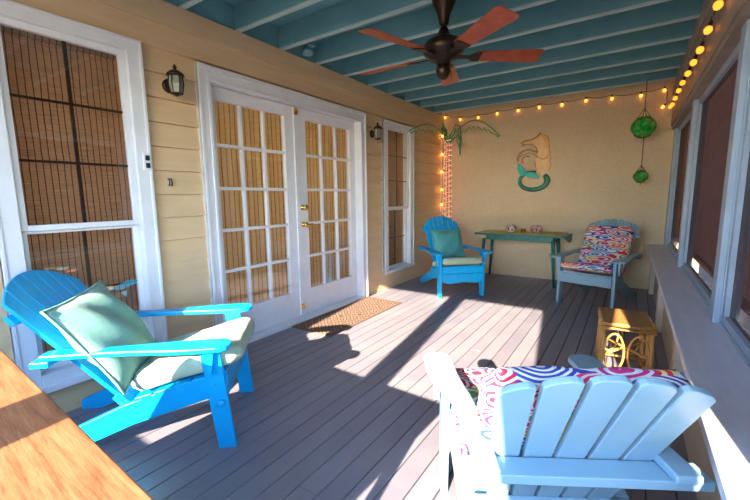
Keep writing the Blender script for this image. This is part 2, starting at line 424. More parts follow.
# ------------------------------------------------------------------ french doors
fr = MB()
fr.box(-.19, .018, D0, -1.665, 0, TZ).box(-.19, .018, .242, D1, 0, TZ).box(-.19, .0185, -1.666, .243, 2.10, TZ)
fr.box(.0, .028, D0, D0 + .025, 0, TZ).box(.0, .028, D1 - .025, D1, 0, TZ).box(.0, .0285, D0, D1, TZ - .025, TZ + .012)
fr.box(.0, .024, -1.685, -1.66, 0, 2.115).box(.0, .024, .237, .262, 0, 2.115).box(.0, .0245, -1.685, .262, 2.09, 2.115)
fr.box(-.19, .03, -1.665, .242, 0, .028)
struct('trim_3', fr, M['white'], .004)
def door(idx, y0, y1, g0, g1, zb, zt):
    X0, X1 = -.125, -.08
    m = MB().box(X0, X1, y0, g0, .032, 2.095).box(X0, X1, g1, y1, .032, 2.095).box(X0, X1, g0, g1, zt, 2.095).box(X0, X1, g0, g1, .032, zb)
    d = struct('door_%d' % idx, m, M['white'], .003)
    mu = MB(); cw = (g1 - g0) / 3; rh = (zt - zb) / 5
    for i in (1, 2): mu.box(X0 + .004, X1 - .004, g0 + i * cw - .013, g0 + i * cw + .013, zb, zt)
    for i in range(1, 5): mu.box(X0 + .0045, X1 - .0045, g0, g1, zb + i * rh - .013, zb + i * rh + .013)
    mu.build('glazing_bars', M['white'], d, .003)
    for i in range(3):
        for j in range(5):
            MB().box(-.1045, -.1015, g0 + i * cw + (.013 if i else 0), g0 + (i + 1) * cw - (.013 if i < 2 else 0), zb + j * rh + (.013 if j else 0), zb + (j + 1) * rh - (.013 if j < 4 else 0)).build('glass_pane', M['glass'], d)
    return d
dl = door(1, -1.663, -.7125, -1.568, -.85, .29, 1.995); dr = door(2, -.7095, .240, -.574, .144, .29, 1.995)
MB().box(-.08, -.066, -.742, -.692, .04, 2.09).build('astragal', M['white'], dl, .003)
def knob(z, name, par, lever):
    m = MB().lathe([(.003, 0), (.028, 0), (.028, .008), (.012, .012), (.012, .03), (.026, .036), (.030, .05), (.022, .062), (.003, .064)], (-.079, -.655, z), 16, 'x')
    if lever: m.tube([(-.03, -.655, z), (-.025, -.62, z), (-.03, -.56, z)], .008)
    m.build(name, M['brass'], par, smooth=True)
knob(1.135, 'deadbolt', dr, False); knob(.965, 'door_handle', dr, True)
for z, nm in ((2.05, 'top_bolt'), (.13, 'bottom_bolt')):
    p = MB().box(-.066, -.058, -.80 + .06, -.70, z - .03, z + .03)
    p.lathe([(.004, -.0), (.018, 0), (.018, .012), (.004, .014)], (-.058, -.72, z), 12, 'x'); p.build(nm, M['brass'], dl)
for (a, d, lab) in ((-1.655, -.695, 'golden woven blind behind the glass of the left french door'), (-.685, .235, 'golden woven blind behind the glass of the right french door')):
    t = thing('woven_blind', lab, 'blind', (-.16, (a + d) / 2, 2.05), 0)
    hw = (d - a) / 2
    m = MB(); n = 60
    pts = [(-.012 + .006 * math.sin(i * 1.1), -hw + 2 * hw * i / n, -1.82) for i in range(n + 1)] 
    pts += [(p[0] + .004, p[1], p[2]) for p in pts[::-1]]
    m.prism(pts, (0, 0, 1.82)); m.build('fabric_panel', M['goldblind'], t)
    MB().box(-.02, .014, -hw, hw, 0.0, .03).build('head_rail', M['goldblind'], t)
# ------------------------------------------------------------------ back wall
struct('wall_back', MB().box(-2.3, 3.4, YB, YB + .15, -.1, H + .19), M['stucco'])
# ------------------------------------------------------------------ right wall
HB = 2.0
kn = MB().box(2.965, 3.13, YE, YB, -.03, .555); struct('wall_right', kn, M['knee'])
struct('trim_5', MB().box(2.872, 3.15, YE, YB, .555, .59), M['ledge'], .004)
pl = MB()
for y in (2.25, .68, -.89, -2.46): pl.box(2.915, 2.965, y, y + .10, 0, .555)
struct('trim_6', pl, M['knee'], .003)
hd = MB().box(3.0, 3.14, YE, YB, HB + .04, H + .19); struct('trim_7', hd, M['beam'], .004)
struct('trim_8', MB().box(3.012, 3.15, YE, YB, HB - .0, HB + .04).box(2.988, 3.0, YE, YB, 2.40, 2.52), M['beam'], .003)
posts = [(2.40, YB), (.765, .865), (-.985, -.885), (-2.72, -2.62), (-2.98, -2.90), (-4.40, -4.35)]  # slimmer post beside the camera is added to hold the sun-blocking blind's bay
for i, (a, d) in enumerate(posts):
    struct('trim_%d' % (9 + i), MB().box(3.038, 3.135, a, d, .59, HB), M['postblue'], .004)
bays = [(posts[i + 1][1], posts[i][0]) for i in range(4)]
for i, (a, d) in enumerate(bays):
    z0, z1 = .59, HB; e = .05
    m = MB().box(3.07, 3.11, a, a + e, z0, z1).box(3.07, 3.11, d - e, d, z0, z1).box(3.07, 3.11, a + e, d - e, z0, z0 + e).box(3.07, 3.11, a + e, d - e, z1 - e, z1)
    m.box(3.062, 3.07, a + .0, a + .016, z0, z1).box(3.062, 3.07, a, d, z0, z0 + .016).box(3.062, 3.07, d - .016, d, z0, z1)
    w = struct('window_%d' % (3 + i), m, M['postblue'], .003)
    MB().box(3.090, 3.0915, a + e, d - e, z0 + e, z1 - e).build('screen_mesh', M['screen'], w)
def out_blind(a, d, label):
    t = thing('reed_blind', label, 'blind', (3.172, (a + d) / 2, 2.30), 0)
    hw = (d - a) / 2 + .045
    m = MB(); n = 30
    m.box(-.004, .004, -hw, hw, -1.60, 0); m.build('reed_panel', M['outblind'], t)
    MB().tube([(0, -hw, -1.62), (0, hw, -1.62)], .028, 10).build('bottom_roll', M['outblind'], t, smooth=True)
    MB().box(-.02, .02, -hw, hw, 0, .04).build('head_rail', M['outblind'], t)
out_blind(-2.90, -2.72, 'added narrow sun-blocking reed shade outside the short screen bay beside the camera')  # unseen blind added to keep sun streaks off the ledge
out_blind(-2.62, -.985, 'dark reed shade outside the third screen bay from the back wall')
out_blind(-.885, .765, 'dark reed shade outside the second screen bay from the back wall')
out_blind(.865, 2.95, 'dark reed shade outside the screen bay nearest the back wall')
# far end behind the camera: open screened end with posts
e = MB().box(-.1, 3.15, YE - .1, YE, 2.32, H + .19).box(-.1, 3.15, YE - .1, YE, -.1, .78)
struct('wall_front', e, M['knee'])
for i, (a, d) in enumerate(((1.645, 1.83), (2.71, 3.075), (-.02, .70))):
    struct('trim_%d' % (15 + i), MB().box(a, d, YE - .09, YE - .0, .72, 2.32), M['postblue'])

# ------------------------------------------------------------------ adirondack chairs
def arm_outline(side, y1=.07, y0=-.74, wide=.066, narrow=.035, wavy=0):
    """plan of one paddle arm, side = +1 right, -1 left"""
    cx = .315; R = []; L = []
    n = 14
    for i in range(n + 1):
        s_ = i / n; y = y1 - wide + (y0 - y1 + wide) * s_
        k = 1 / (1 + math.exp((s_ - .38) * 12)) 
        hw = narrow + (wide - narrow) * k
        off = -.012 * (1 - k) - wavy * .05 * (1 - k)
        R.append((cx + off + hw, y)); L.append((cx + off - hw, y))
    cap = [(cx + wide * math.cos(a), y1 - wide + wide * .9 * math.sin(a)) for a in [PI * k / 8 for k in range(1, 8)]]
    pts = R[::-1] + cap + L
    return [(side * p[0], p[1]) for p in pts]
def make_chair(label, mat, loc, ang, n_slats=6, fan=(.40, .52), gap=.004, apron=1, batten=True, topz=.93, wavy=0, arc=.12, leanleg=.0, bolts=False, sh=1.0, group=None, topy=-.86, boty=-.43, railx=.345, armx=.315, raily=None, armr=-.74):
    t = thing('adirondack_chair', label, 'chair', loc, math.radians(ang - 90), group)
    for s_ in (-1, 1):
        x = s_ * .275
        m = MB().prism([(x - .015, leanleg + .0, 0), (x - .015, leanleg - .085, 0), (x - .015, -.095 + .0, .532), (x - .015, -.005, .532)], (.03, 0, 0))
        lg = m.build('leg', mat, t, .003)
        if bolts:
            for (yy, zz, r) in ((-.03 + leanleg * .4, .24, .02), (-.035, .34, .007), (-.06, .47, .007)):
                MB().lathe([(.002, 0), (r, 0), (r, s_ * .006), (r * .6, s_ * .012), (.002, s_ * .013)], (s_ * .29, yy, zz), 12, 'x').build('bolt', M['blue'], lg, smooth=True)
        m = MB().prism([(s_ * .296, -.02, .532), (s_ * .296, -.075, .532), (s_ * .296, -.055, .40), (s_ * .296, -.035, .40)], (s_ * .025, 0, 0))
        m.build('arm_bracket', mat, t, .003)
        out = [(p[0] + s_ * (armx - .315), p[1]) for p in arm_outline(s_, y0=armr, wide=.066 - .008 * wavy, narrow=.035 - .004 * wavy, wavy=wavy)]
        m = MB().prism([(p[0], p[1], .533) for p in out], (0, 0, .024)); m.build('arm', mat, t, .005)
        xs = s_ * .245
        m = MB().prism([(xs - .014, .0, .27), (xs - .014, .0, .37), (xs - .014, -.2, .335), (xs - .014, -.46, .255), (xs - .014, -.93, .055), (xs - .014, -.93, 0), (xs - .014, -.82, 0), (xs - .014, -.42, .155)], (.028, 0, 0))
        m.build('side_rail', mat, t, .003)
    if apron == 1: MB().box(-.26, .26, .0, .022, .265, .37).build('apron', mat, t, .003)
    else:
        m = MB().box(-.26, .26, .0, .022, .30, .372); m.prism([(-.26, .0, .295), (-.26, .0, .20), (-.18, .0, .175), (.0, .0, .19), (.18, .0, .175), (.26, .0, .20), (.26, .0, .295)], (0, .022, 0)); m.build('apron', mat, t, .003)
    m = MB()
    for i in range(5):
        y = .02 - i * .088; z = .374 - i * .0215
        R_ = Matrix.Translation((0, y, z)) @ Matrix.Rotation(math.radians(14), 4, 'X')
        q = [(-.26, 0, 0), (.26, 0, 0), (.26, -.08, 0), (-.26, -.08, 0)]
        m.prism([R_ @ Vector(p) for p in q], (0, 0, .018))
    m.build('seat', mat, t, .003)
    # back: plane from (y=-.44,z=.18) to (topy, topz)
    y0, z0 = boty, .20; dy, dz = topy - y0, topz - z0; L = math.hypot(dy, dz); ux = Vector((0, dy / L, dz / L)); nrm = Vector((0, dz / L, -dy / L))
    m = MB(); w0, w1 = fan
    for i in range(n_slats):
        a = i / n_slats; b_ = (i + 1) / n_slats
        def P(u, v): 
            wd = w0 + (w1 - w0) * (v / L)
            return Vector(((u - .5) * wd, y0, z0)) + ux * v
        g = gap / 2
        pts = []
        ua, ub = a + g / w1, b_ - g / w1
        def top(u): 
            k = (2 * u - 1); return L - arc * abs(k) ** 2.0
        nseg = 6
        tops = []
        for k in range(nseg + 1):
            u = ua + (ub - ua) * k / nseg
            e_ = abs(2 * k / nseg - 1)
            tops.append(P(u, top(u) - (.012 * e_ ** 4 if gap > .006 else 0)))
        gb = (w0 * 0 + g)
        pts = [P(ua + (g / w0 - g / w1) * 0, 0), ] + tops + [P(ub, 0)]
        m.prism([p for p in pts], nrm * .018)
    m.build('backrest', mat, t, .003)
    # rail behind back at arm height
    v = (.515 - z0) / (dz / L); c = Vector((0, y0, z0)) + ux * v
    cy_ = c.y if raily is None else raily
    MB().box(-railx, railx, cy_ - .085, cy_ - .012, .505, .531).build('back_rail', mat, t, .003)
    v = .05; c = Vector((0, y0, z0)) + ux * v
    mm = MB().prism([Vector((-.23, 0, 0)) + c, Vector((.23, 0, 0)) + c, Vector((.23, 0, 0)) + c + ux * .07, Vector((-.23, 0, 0)) + c + ux * .07], nrm * -.02); mm.build('lower_back_rail', mat, t, .003)
    if batten:
        v = L * .74; c = Vector((0, y0, z0)) + ux * v; hw = (w0 + (w1 - w0) * .74) / 2 + .03
        mm = MB().prism([Vector((-hw, 0, 0)) + c, Vector((hw, 0, 0)) + c, Vector((hw, 0, 0)) + c + ux * .05, Vector((-hw, 0, 0)) + c + ux * .05], nrm * -.022); mm.build('back_batten', mat, t, .003)
    return t, (y0, z0, ux, nrm, L)
def in_chair(ch, o):  # put a loose thing in a chair's frame without parenting it
    R_ = Matrix.Translation(ch.location) @ Matrix.Rotation(ch.rotation_euler.z, 4, 'Z')
    o.matrix_world = R_ @ o.matrix_basis
def place_in(ch, o, m): o.matrix_basis = Matrix.Translation(ch.location) @ Matrix.Rotation(ch.rotation_euler.z, 4, 'Z') @ m

SEATM = Matrix.Translation((0, -.175, .408)) @ Matrix.Rotation(math.radians(14), 4, 'X')
def backm(bk, v, d, roll=0, x=0, extra=0):
    y0, z0, ux, nrm, L = bk
    ang = math.atan2(ux.z, ux.y)      # plane angle
    c = Vector((x, y0, z0)) + ux * v + nrm * d
    B = Matrix(((1, 0, 0), (0, ux.y, nrm.y), (0, ux.z, nrm.z))).to_4x4()
    return Matrix.Translation(c) @ B @ Matrix.Rotation(extra, 4, 'X') @ Matrix.Rotation(roll, 4, 'Z')

ch1, bk1 = make_chair('bright blue slatted chair close by the large left window with a leaning sage pillow', M['blue'], (.87, -2.20, 0), 43, 7, (.44, .56), .004, 1, True, .87, 0, .13, .05, True, topy=-.98)
ch2, bk2 = make_chair('bright blue slatted chair in the far corner beneath the light-up palm', M['blue'], (1.01, .93, 0), -46, 7, (.38, .52), .010, 2, True, .95, 0, .13, .0)
ch3, bk3 = make_chair('pale blue slatted chair against the back wall, right of the green console table', M['ltblue'], (2.30, 1.165, 0), -104, 7, (.40, .56), .010, 1, True, .93, 0, .09, .0)
ch4, bk4 = make_chair('pale blue slatted chair nearest the camera, seen from behind', M['ltblue'], (2.29, -1.88, 0), 120, 5, (.36, .50), .014, 1, False, .835, 1, .06, .0, topy=-.74, boty=-.38, railx=.31, armx=.30, armr=-.66)

def piping(w, h, par, mat, r=.006, pinch=.06):
    pts = []
    n = 10
    def pos(u, v): return (u * w / 2 * (1 - pinch * (1 - abs(v) ** 3) * abs(u) ** 3), v * h / 2 * (1 - pinch * (1 - abs(u) ** 3) * abs(v) ** 3), 0)
    for (a, b_) in (((-1, -1), (1, -1)), ((1, -1), (1, 1)), ((1, 1), (-1, 1)), ((-1, 1), (-1, -1))):
        for k in range(n): pts.append(pos(a[0] + (b_[0] - a[0]) * k / n, a[1] + (b_[1] - a[1]) * k / n))
    MB().tube(pts, r, 6, True).build('piping', mat, par, smooth=True)
def pillow_thing(name, label, w, h, t, mat, pipe=None):
    o = thing(name, label, 'pillow'); pillow(w, h, t).build('cover', mat, o, smooth=True)
    piping(w, h, o, pipe or mat); return o
def seat_pad(label, mat, w=.50, h=.48, t=.075):
    o = thing('seat_cushion', label, 'cushion'); boxpad(w, h, t).build('pad', mat, o, smooth=True)
    return o
o = seat_pad('pale mint seat cushion on the bright blue chair by the left window', M['mint'], .52, .54, .10); place_in(ch1, o, SEATM)
o = seat_pad('pale mint seat cushion on the bright blue chair in the far corner', M['mint'], .51, .52, .085); place_in(ch2, o, SEATM)
o = pillow_thing('throw_pillow', 'large sage green pillow leaning back on the near bright blue chair', .49, .49, .17, M['sage'])
place_in(ch1, o, Matrix.Translation((.11, -.555, .575)) @ Matrix.Rotation(math.radians(-57), 4, 'X') @ Matrix.Rotation(math.radians(4), 4, 'Z'))
o = pillow_thing('throw_pillow', 'square teal pillow upright on the bright blue chair in the far corner', .42, .42, .14, M['teafab'])
place_in(ch2, o, backm(bk2, .40, .10, 0, -.02))
def high_back(label, ch, bk, mat, bh, v):
    o = thing('high_back_cushion', label, 'cushion')
    sp = boxpad(.51, .50, .07).build('seat_pad', mat, o, smooth=True)
    bp = boxpad(.50, bh, .085).build('back_pad', mat, o, smooth=True)
    place_in(ch, o, Matrix.Identity(4))
    sp.matrix_basis = SEATM; bp.matrix_basis = backm(bk, v, .065)
high_back('striped scallop chair cushion on the pale blue chair against the back wall', ch3, bk3, M['pattern_far'], .60, .42)
high_back('striped scallop chair cushion on the pale blue chair nearest the camera', ch4, bk4, M['pattern'], .55, .38)

# ------------------------------------------------------------------ console table
ct = thing('console_table', 'narrow green-legged table with a yellow-green top against the back wall', 'table', (1.38, 2.21, 0))
MB().box(-.50, .50, -.20, .20, .697, .7025).box(-.53, .53, -.23, .23, .7026, .708).build('top_inlay', M['tabletop'], ct)
MB().box(-.585, .585, -.265, .265, .675, .70).build('tabletop', M['greenwood'], ct, .006)
MB().box(-.45, .45, -.15, -.13, .60, .675).box(-.45, .45, .18, .20, .60, .675).box(-.45, -.43, -.13, .18, .60, .675).box(.43, .45, -.13, .18, .60, .675).build('apron', M['greenwood'], ct, .003)
for sx in (-1, 1):
    for sy in (-1, 1):
        x0, y0 = sx * .46, sy * .20; x1, y1 = sx * .50, sy * .235
        MB().tube([(x0, y0, .62), (x0 + (x1 - x0) * .5, y0 + (y1 - y0) * .5, .3), (x1, y1, 0.0)], [.026, .019, .014], 8).build('leg', M['greenwood'], ct, smooth=True)
br = MB().prism([(.59, -.24, .70), (.59, -.24, .67), (.61, .1, .58), (.61, .24, .60), (.61, .24, .70)], (.02, 0, 0)); br.build('drop_leaf', M['greenwood'], ct, .003)
tt = MB().box(-.57, .57, -.25, .25, .7001, .7035); tt.build('top_panel', M['tabletop'], ct)
def pot(x, y, lab, s_):
    t = thing('painted_pot', lab, 'pot', (x, y, .7085), random.uniform(0, 3)); t.scale = (1.25,) * 3
    MB().lathe([(.03, 0), (.042, .004), (.058, .03), (.060, .05), (.050, .075), (.040, .082), (.036, .080), (.045, .05), (.03, .012)], seg=20).build('body', M['pot'], t, smooth=True)
    MB().tube([(.055, 0, .06), (.08, 0, .062), (.088, 0, .045), (.078, 0, .025), (.056, 0, .022)], .006, 6).build('handle', M['pot'], t, smooth=True)
pot(1.24, 2.22, 'red and white ceramic pot on the console table, left of the brown candle holder', 1)
pot(1.58, 2.22, 'red and white ceramic pot on the console table, right of the brown candle holder', 1)
o = MB().lathe([(.025, 0), (.034, .004), (.036, .05), (.030, .052), (.028, .02), (.005, .018)], seg=8).build('candle_holder', M['candle'], loc=(1.42, 2.18, .7085))
tag(o, 'small brown faceted candle holder between the two painted pots', 'candle holder')
# ------------------------------------------------------------------ rattan stool
st = thing('rattan_stool', 'square rattan stool with a woven top beside the window ledge', 'stool', (2.68, -.44, 0), math.radians(6))
hw = .14
MB().box(-hw, hw, -.19, .19, .385, .41).build('seat', M['wicker'], st, .008)
rim = MB()
for z in (.40, .372): rim.tube([(-hw, -.19, z), (hw, -.19, z), (hw, .19, z), (-hw, .19, z)], .013, 8, True)
rim.build('rim', M['rattan'], st, smooth=True)
for sx in (-1, 1):
    for sy in (-1, 1):
        MB().tube([(sx * .128, sy * .178, .38), (sx * .137, sy * .187, .0)], .0125, 8).build('leg', M['rattan'], st, smooth=True)
br = MB()
for sy in (-1, 1):
    for sx in (-1, 1):
        pts = [(sx * (.066 + .055 * math.cos(a)), sy * .186, .215 + .125 * math.sin(a)) for a in [2 * PI * k / 24 for k in range(24)]]
        br.tube(pts, .007, 6, True)
    br.tube([(-.13, sy * .18, .06), (.13, sy * .18, .06)], .010, 6)
for sx in (-1, 1):
    for sy in (-1, 1):
        pts = [(sx * .137, sy * (.09 + .075 * math.cos(a)), .215 + .125 * math.sin(a)) for a in [2 * PI * k / 24 for k in range(24)]]
        br.tube(pts, .007, 6, True)
    br.tube([(sx * .13, -.18, .06), (sx * .13, .18, .06)], .010, 6)
br.build('brace', M['rattan'], st, smooth=True)
sh = MB().tube([(-.12, -.17, .19), (.12, .17, .19)], .009, 6).tube([(.12, -.17, .20), (-.12, .17, .20)], .009, 6); sh.build('cross_stretcher', M['rattan'], st, smooth=True)
# ------------------------------------------------------------------ foreground table
ft = thing('wooden_table', 'orange plywood topped table in the near left foreground', 'table', (1.51, -3.76, 0), -.04)
MB().box(-.53, .545, -.60, .605, .722, .75).build('tabletop', M['wood'], ft, .004)
for sx in (-1, 1):
    for sy in (-1, 1):
        MB().box(sx * .47 - .025, sx * .47 + .025, sy * .52 - .025, sy * .52 + .025, 0, .722).build('leg', M['wood'], ft, .003)
MB().box(-.45, .45, -.45, -.43, .64, .722).box(-.45, .45, .43, .45, .64, .722).box(-.48, -.46, -.42, .42, .64, .722).box(.46, .48, -.42, .42, .64, .722).build('apron', M['wood'], ft, .002)
# ------------------------------------------------------------------ doormat
dm = thing('doormat', 'brown patterned doormat on the boards before the french doors', 'doormat', (.27, -.33, 0))
MB().box(-.22, .22, -.62, .62, .004, .012).build('pile', M['mat'], dm, .002)
MB().box(-.245, .245, -.645, .645, 0.0005, .009).build('border', M['matborder'], dm, .003)
# ------------------------------------------------------------------ ceiling fan
FX, FY, FZ_ = 1.55, -.93, 2.16
fan = thing('ceiling_fan', 'dark bronze ceiling fan with five mahogany blades', 'fan', (FX, FY, FZ_), 0)
MB().lathe([(.016, .19), (.03, .20), (.045, .27), (.075, .33), (.08, .36), (.08, .385), (.002, .39)], seg=20).build('canopy', M['bronze'], fan, smooth=True)
MB().lathe([(.016, .10), (.016, .21)], seg=12).build('downrod', M['bronze'], fan, smooth=True)
MB().lathe([(.002, -.06), (.045, -.058), (.05, -.03), (.09, -.02), (.10, .0), (.135, .02), (.14, .05), (.12, .09), (.07, .11), (.045, .13), (.03, .17), (.016, .19)], seg=28).build('motor_housing', M['bronze'], fan, smooth=True)
MB().lathe([(.002, -.15), (.022, -.148), (.045, -.12), (.05, -.09), (.045, -.058)], seg=20).build('switch_housing', M['bronze'], fan, smooth=True)
MB().tube([(.05, .0, -.10), (.062, 0, -.12), (.063, 0, -.19)], .0025, 6).build('pull_chain', M['brass'], fan)
for k in range(5):
    a = math.radians(36 + 72 * k); Rz = Matrix.Rotation(a, 4, 'Z') @ Matrix.Translation((0, 0, .0)) @ Matrix.Rotation(math.radians(-13), 4, 'X')
    br = MB().prism([(.08, -.022, -.008), (.17, -.018, -.008), (.20, -.045, -.008), (.25, -.05, -.008), (.25, .05, -.008), (.20, .045, -.008), (.17, .018, -.008), (.08, .022, -.008)], (0, 0, .006)).xf(Rz)
    bd = MB().prism([(.21, -.05, 0), (.635, -.074, 0), (.655, -.066, 0), (.66, -.05, 0), (.66, .05, 0), (.655, .066, 0), (.635, .074, 0), (.21, .05, 0)], (0, 0, .007)).xf(Rz)
    bo = bd.build('blade', M['blade'], fan, .002); br.build('blade_iron', M['bronze'], bo, .002)
# ------------------------------------------------------------------ wall lanterns
def lantern(y, z, lab):
    t = thing('wall_lantern', lab, 'lamp', (0.005, y, z)); t.scale = (.85,) * 3
    MB().lathe([(.002, 0), (.055, 0), (.055, .012), (.04, .02), (.002, .022)], (.0, 0, 0), 16, 'x').build('backplate', M['bronze'], t, smooth=True)
    MB().tube([(.015, 0, .0), (.05, 0, .01), (.07, 0, .06), (.10, 0, .075)], .009, 8).build('bracket', M['bronze'], t, smooth=True)
    fr = MB()
    for k in range(6):
        a = PI / 3 * k; fr.tube([(.105 + .048 * math.cos(a), .048 * math.sin(a), .06), (.105 + .055 * math.cos(a), .055 * math.sin(a), .0), (.105 + .042 * math.cos(a), .042 * math.sin(a), -.075)], .005, 6)
    fr.lathe([(.002, -.095), (.012, -.09), (.035, -.082), (.048, -.075), (.048, -.068), (.002, -.067)], (.105, 0, 0), 6)
    fr.build('cage', M['bronze'], t)
    MB().lathe([(.002, .058), (.068, .06), (.06, .078), (.035, .098), (.012, .105), (.012, .118), (.018, .125), (.005, .145), (.002, .15)], (.105, 0, 0), 12).build('cap', M['bronze'], t, smooth=True)
    MB().lathe([(.038, -.066), (.050, .0), (.044, .057), (.002, .0575)], (.105, 0, 0), 6).build('glass_shade', M['lglass'], t)
M['lglass'] = plain('milky_glass', (.22, .25, .19), (.34, .37, .30), .15, 8, 0)
lantern(-1.965, 1.99, 'dark wall lantern between the left window and the french doors')
lantern(.475, 1.985, 'dark wall lantern between the french doors and the narrow window')
# outlet plate and small hook
o = thing('outlet_box', 'small grey outlet plate on the right casing of the left window', 'outlet', (.018, -2.165, 1.475))
MB().box(0, .012, -.02, .03, -.055, .055).build('plate', M['white'], o, .003)
MB().box(.012, .018, -.008, .018, -.04, -.008).box(.012, .018, -.008, .018, .008, .04).build('socket_cover', M['black'], o, .002)
o = thing('wall_hook', 'tiny metal hook on the siding below the first lantern', 'hook', (-.006, -2.013, 1.35))
MB().box(0, .006, -.018, .018, -.035, .035).build('plate', M['knee'], o, .002)
MB().tube([(.004, .008, .02), (.02, .008, .02), (.024, .008, -.01), (.018, .008, -.025), (.008, .008, -.02)], .004, 6).tube([(.004, -.008, .02), (.02, -.008, .02), (.024, -.008, -.01), (.018, -.008, -.025), (.008, -.008, -.02)], .004, 6).build('prong', M['bronze'], o)
# floodlight box at the ceiling
o = thing('ceiling_junction', 'small blue painted box and lamp fixture between joists by the left wall', 'fixture', (.14, -.72, H + .0))
MB().box(-.05, .05, -.045, .045, .06, .19).build('box', M['teal'], o, .004)
MB().lathe([(.01, 0), (.045, .01), (.05, .04), (.03, .07)], (0, -.02, -.02), 14).build('lamp_head', M['teal'], o, smooth=True)
# ------------------------------------------------------------------ string lights
def string(label, pts, bulbs, drop=.03, R=.018, mat='bulb'):
    """cord through pts, bulbs at given points hanging below"""
    t = thing('string_lights', label, 'string lights', pts[0])
    o0 = Vector(pts[0]); cord = []
    P = [Vector(p) - o0 for p in pts]
    for a, b_ in zip(P, P[1:]):
        for k in range(4):
            f_ = k / 4; p = a.lerp(b_, f_); p.z -= .012 * math.sin(PI * f_) * 2 * (1 if abs(a.z - b_.z) < .1 else 0); cord.append(p)
    cord.append(P[-1])
    MB().tube(cord, .004, 6).build('cord', M['wire'], t, smooth=True)
    for bpt, dvec in bulbs:
        c = Vector(bpt) - o0; d = Vector(dvec).normalized()
        rot = Vector((0, 0, -1)).rotation_difference(d).to_matrix().to_4x4(); T = Matrix.Translation(c) @ rot
        prof = [(.002, -R * 2.1), (R * .6, -R * 1.9), (R * .95, -R * 1.3), (R, -R * .8), (R * .8, -R * .25), (R * .45, .0)]
        bo = MB().lathe([(r, z) for r, z in prof], seg=10).xf(T).build('bulb', M[mat], t, smooth=True)
        MB().lathe([(R * .5, -.002), (R * .55, .022), (R * .3, .03)], seg=8).xf(T).build('socket', M['black'], bo)
by = YB - .045
bx = [(.076, 2.497), (.331, 2.436), (.621, 2.431), (.909, 2.453), (1.211, 2.457), (1.495, 2.466), (1.789, 2.459), (2.076, 2.47), (2.369, 2.452), (2.675, 2.442), (2.906, 2.469)]
bx = [(x_, z_ + .01) for x_, z_ in bx]
string('string of warm bulbs along the top of the back wall', [(x_, by, z_ + .03) for x_, z_ in bx] + [(2.93, by, 2.49), (2.94, by, 2.31)], [((x_, by, z_), (0, -.1, -1)) for x_, z_ in bx] + [((2.915, by, 2.285), (-.5, 0, -.6))])
vb = [2.21, 1.92, 1.64, 1.35, 1.10]
string('string of warm bulbs hanging down the left corner of the back wall', [(.045, by, 2.50)] + [(.035 + .01 * (i % 2), by, z_ + .03) for i, z_ in enumerate(vb)] + [(.04, by, .6)], [((.045 + .0 * i, by, z_), (-.5 if i % 2 else -.9, -.3, -.5)) for i, z_ in enumerate(vb)], mat='bulb_glow')
rb = [(-1.25, 2.29), (-.62, 2.19), (-.50 + .02, 2.13), (-.36 + .2, 2.05)]
rbp = [(-.70, 2.19), (-.40, 2.17), (-.10, 2.15), (.22, 2.16), (.56, 2.17), (.95, 2.19), (1.30, 2.20), (1.65, 2.20), (1.98, 2.20), (2.28, 2.23)]
string('string of warm bulbs under the right-hand ceiling beam', [(2.975, y_, z_ + .06) for y_, z_ in [(-1.4, 2.28), (-1.05, 2.26)] + rbp] + [(2.96, 2.44, 2.32)], [((2.970, y_, z_ + .015), (-.25, 0, -1)) for y_, z_ in rbp], R=.021, mat='bulb_soft')
# ------------------------------------------------------------------ light-up palm
pm = thing('lighted_palm', 'green rope-light palm tree with a glowing pink trunk in the back left corner', 'decoration', (.20, 2.33, 0))
MB().lathe([(.002, .012), (.16, .010), (.17, 0.0), (.002, 0)][::-1], seg=20).build('base', M['wire'], pm)
m = MB()
for a in range(4):
    aa = PI / 2 * a + .4; m.tube([(.085 * math.cos(aa), .06 * math.sin(aa), 0.0), (.05 * math.cos(aa), .045 * math.sin(aa), 1.1), (.035 * math.cos(aa), .03 * math.sin(aa), 2.12)], .004, 6)
m.build('trunk_frame', M['wire'], pm)
pts = []
for i in range(420):
    f_ = i / 419; r = .085 - .03 * f_; a = f_ * 2 * PI * 26
    pts.append((r * math.cos(a) * random.uniform(.75, 1.1), r * .8 * math.sin(a), .03 + 2.08 * f_ + random.uniform(-.012, .012)))
MB().tube(pts, .0042, 5).build('trunk_rope_light', M['ropelight'], pm, smooth=True)
def frond(x1, z1, rise, teeth, depth, yo):
    P0 = Vector((0, 0, 2.10)); P1 = Vector((x1, yo, z1)); top = []
    n = 24
    for i in range(n + 1):
        f_ = i / n; p = P0.lerp(P1, f_); p.z += rise * math.sin(PI * min(1, f_ * 1.0)) ; top.append(p)
    m = MB().tube(top, .009, 6)
    zz = []
    for i in range(teeth * 2 + 1):
        f_ = i / (teeth * 2); j = min(n, round(f_ * n)); p = top[j].copy(); d = depth * math.sin(PI * (.12 + .8 * f_))
        p.z -= d * (1.0 if i % 2 else .62) * (1 if 0 < i < teeth * 2 else 0); zz.append(p)
    m.tube(zz, .007, 6); m.build('frond', M['greenrope'], pm, smooth=True)
frond(-.15, 2.13, .16, 9, .12, -1.0)
frond(.80, 2.10, .26, 10, .13, .02)
m = MB()
def vfrond(pts): m.tube([(p[0], 0, p[1]) for p in pts], .009, 6)
vfrond([(0, 2.10), (-.05, 2.28), (-.10, 2.40), (-.10, 2.25), (-.06, 2.14), (0, 2.05)])
vfrond([(0, 2.10), (.06, 2.22), (.13, 2.34), (.19, 2.30), (.21, 2.10), (.20, 1.86), (.18, 2.02), (.15, 2.06), (.13, 2.18), (.08, 2.10), (.02, 2.06)])
vfrond([(-.07, 2.33), (-.05, 2.2), (-.03, 2.28), (-.01, 2.12), (.02, 2.2), (.03, 2.08), (.06, 2.16)])
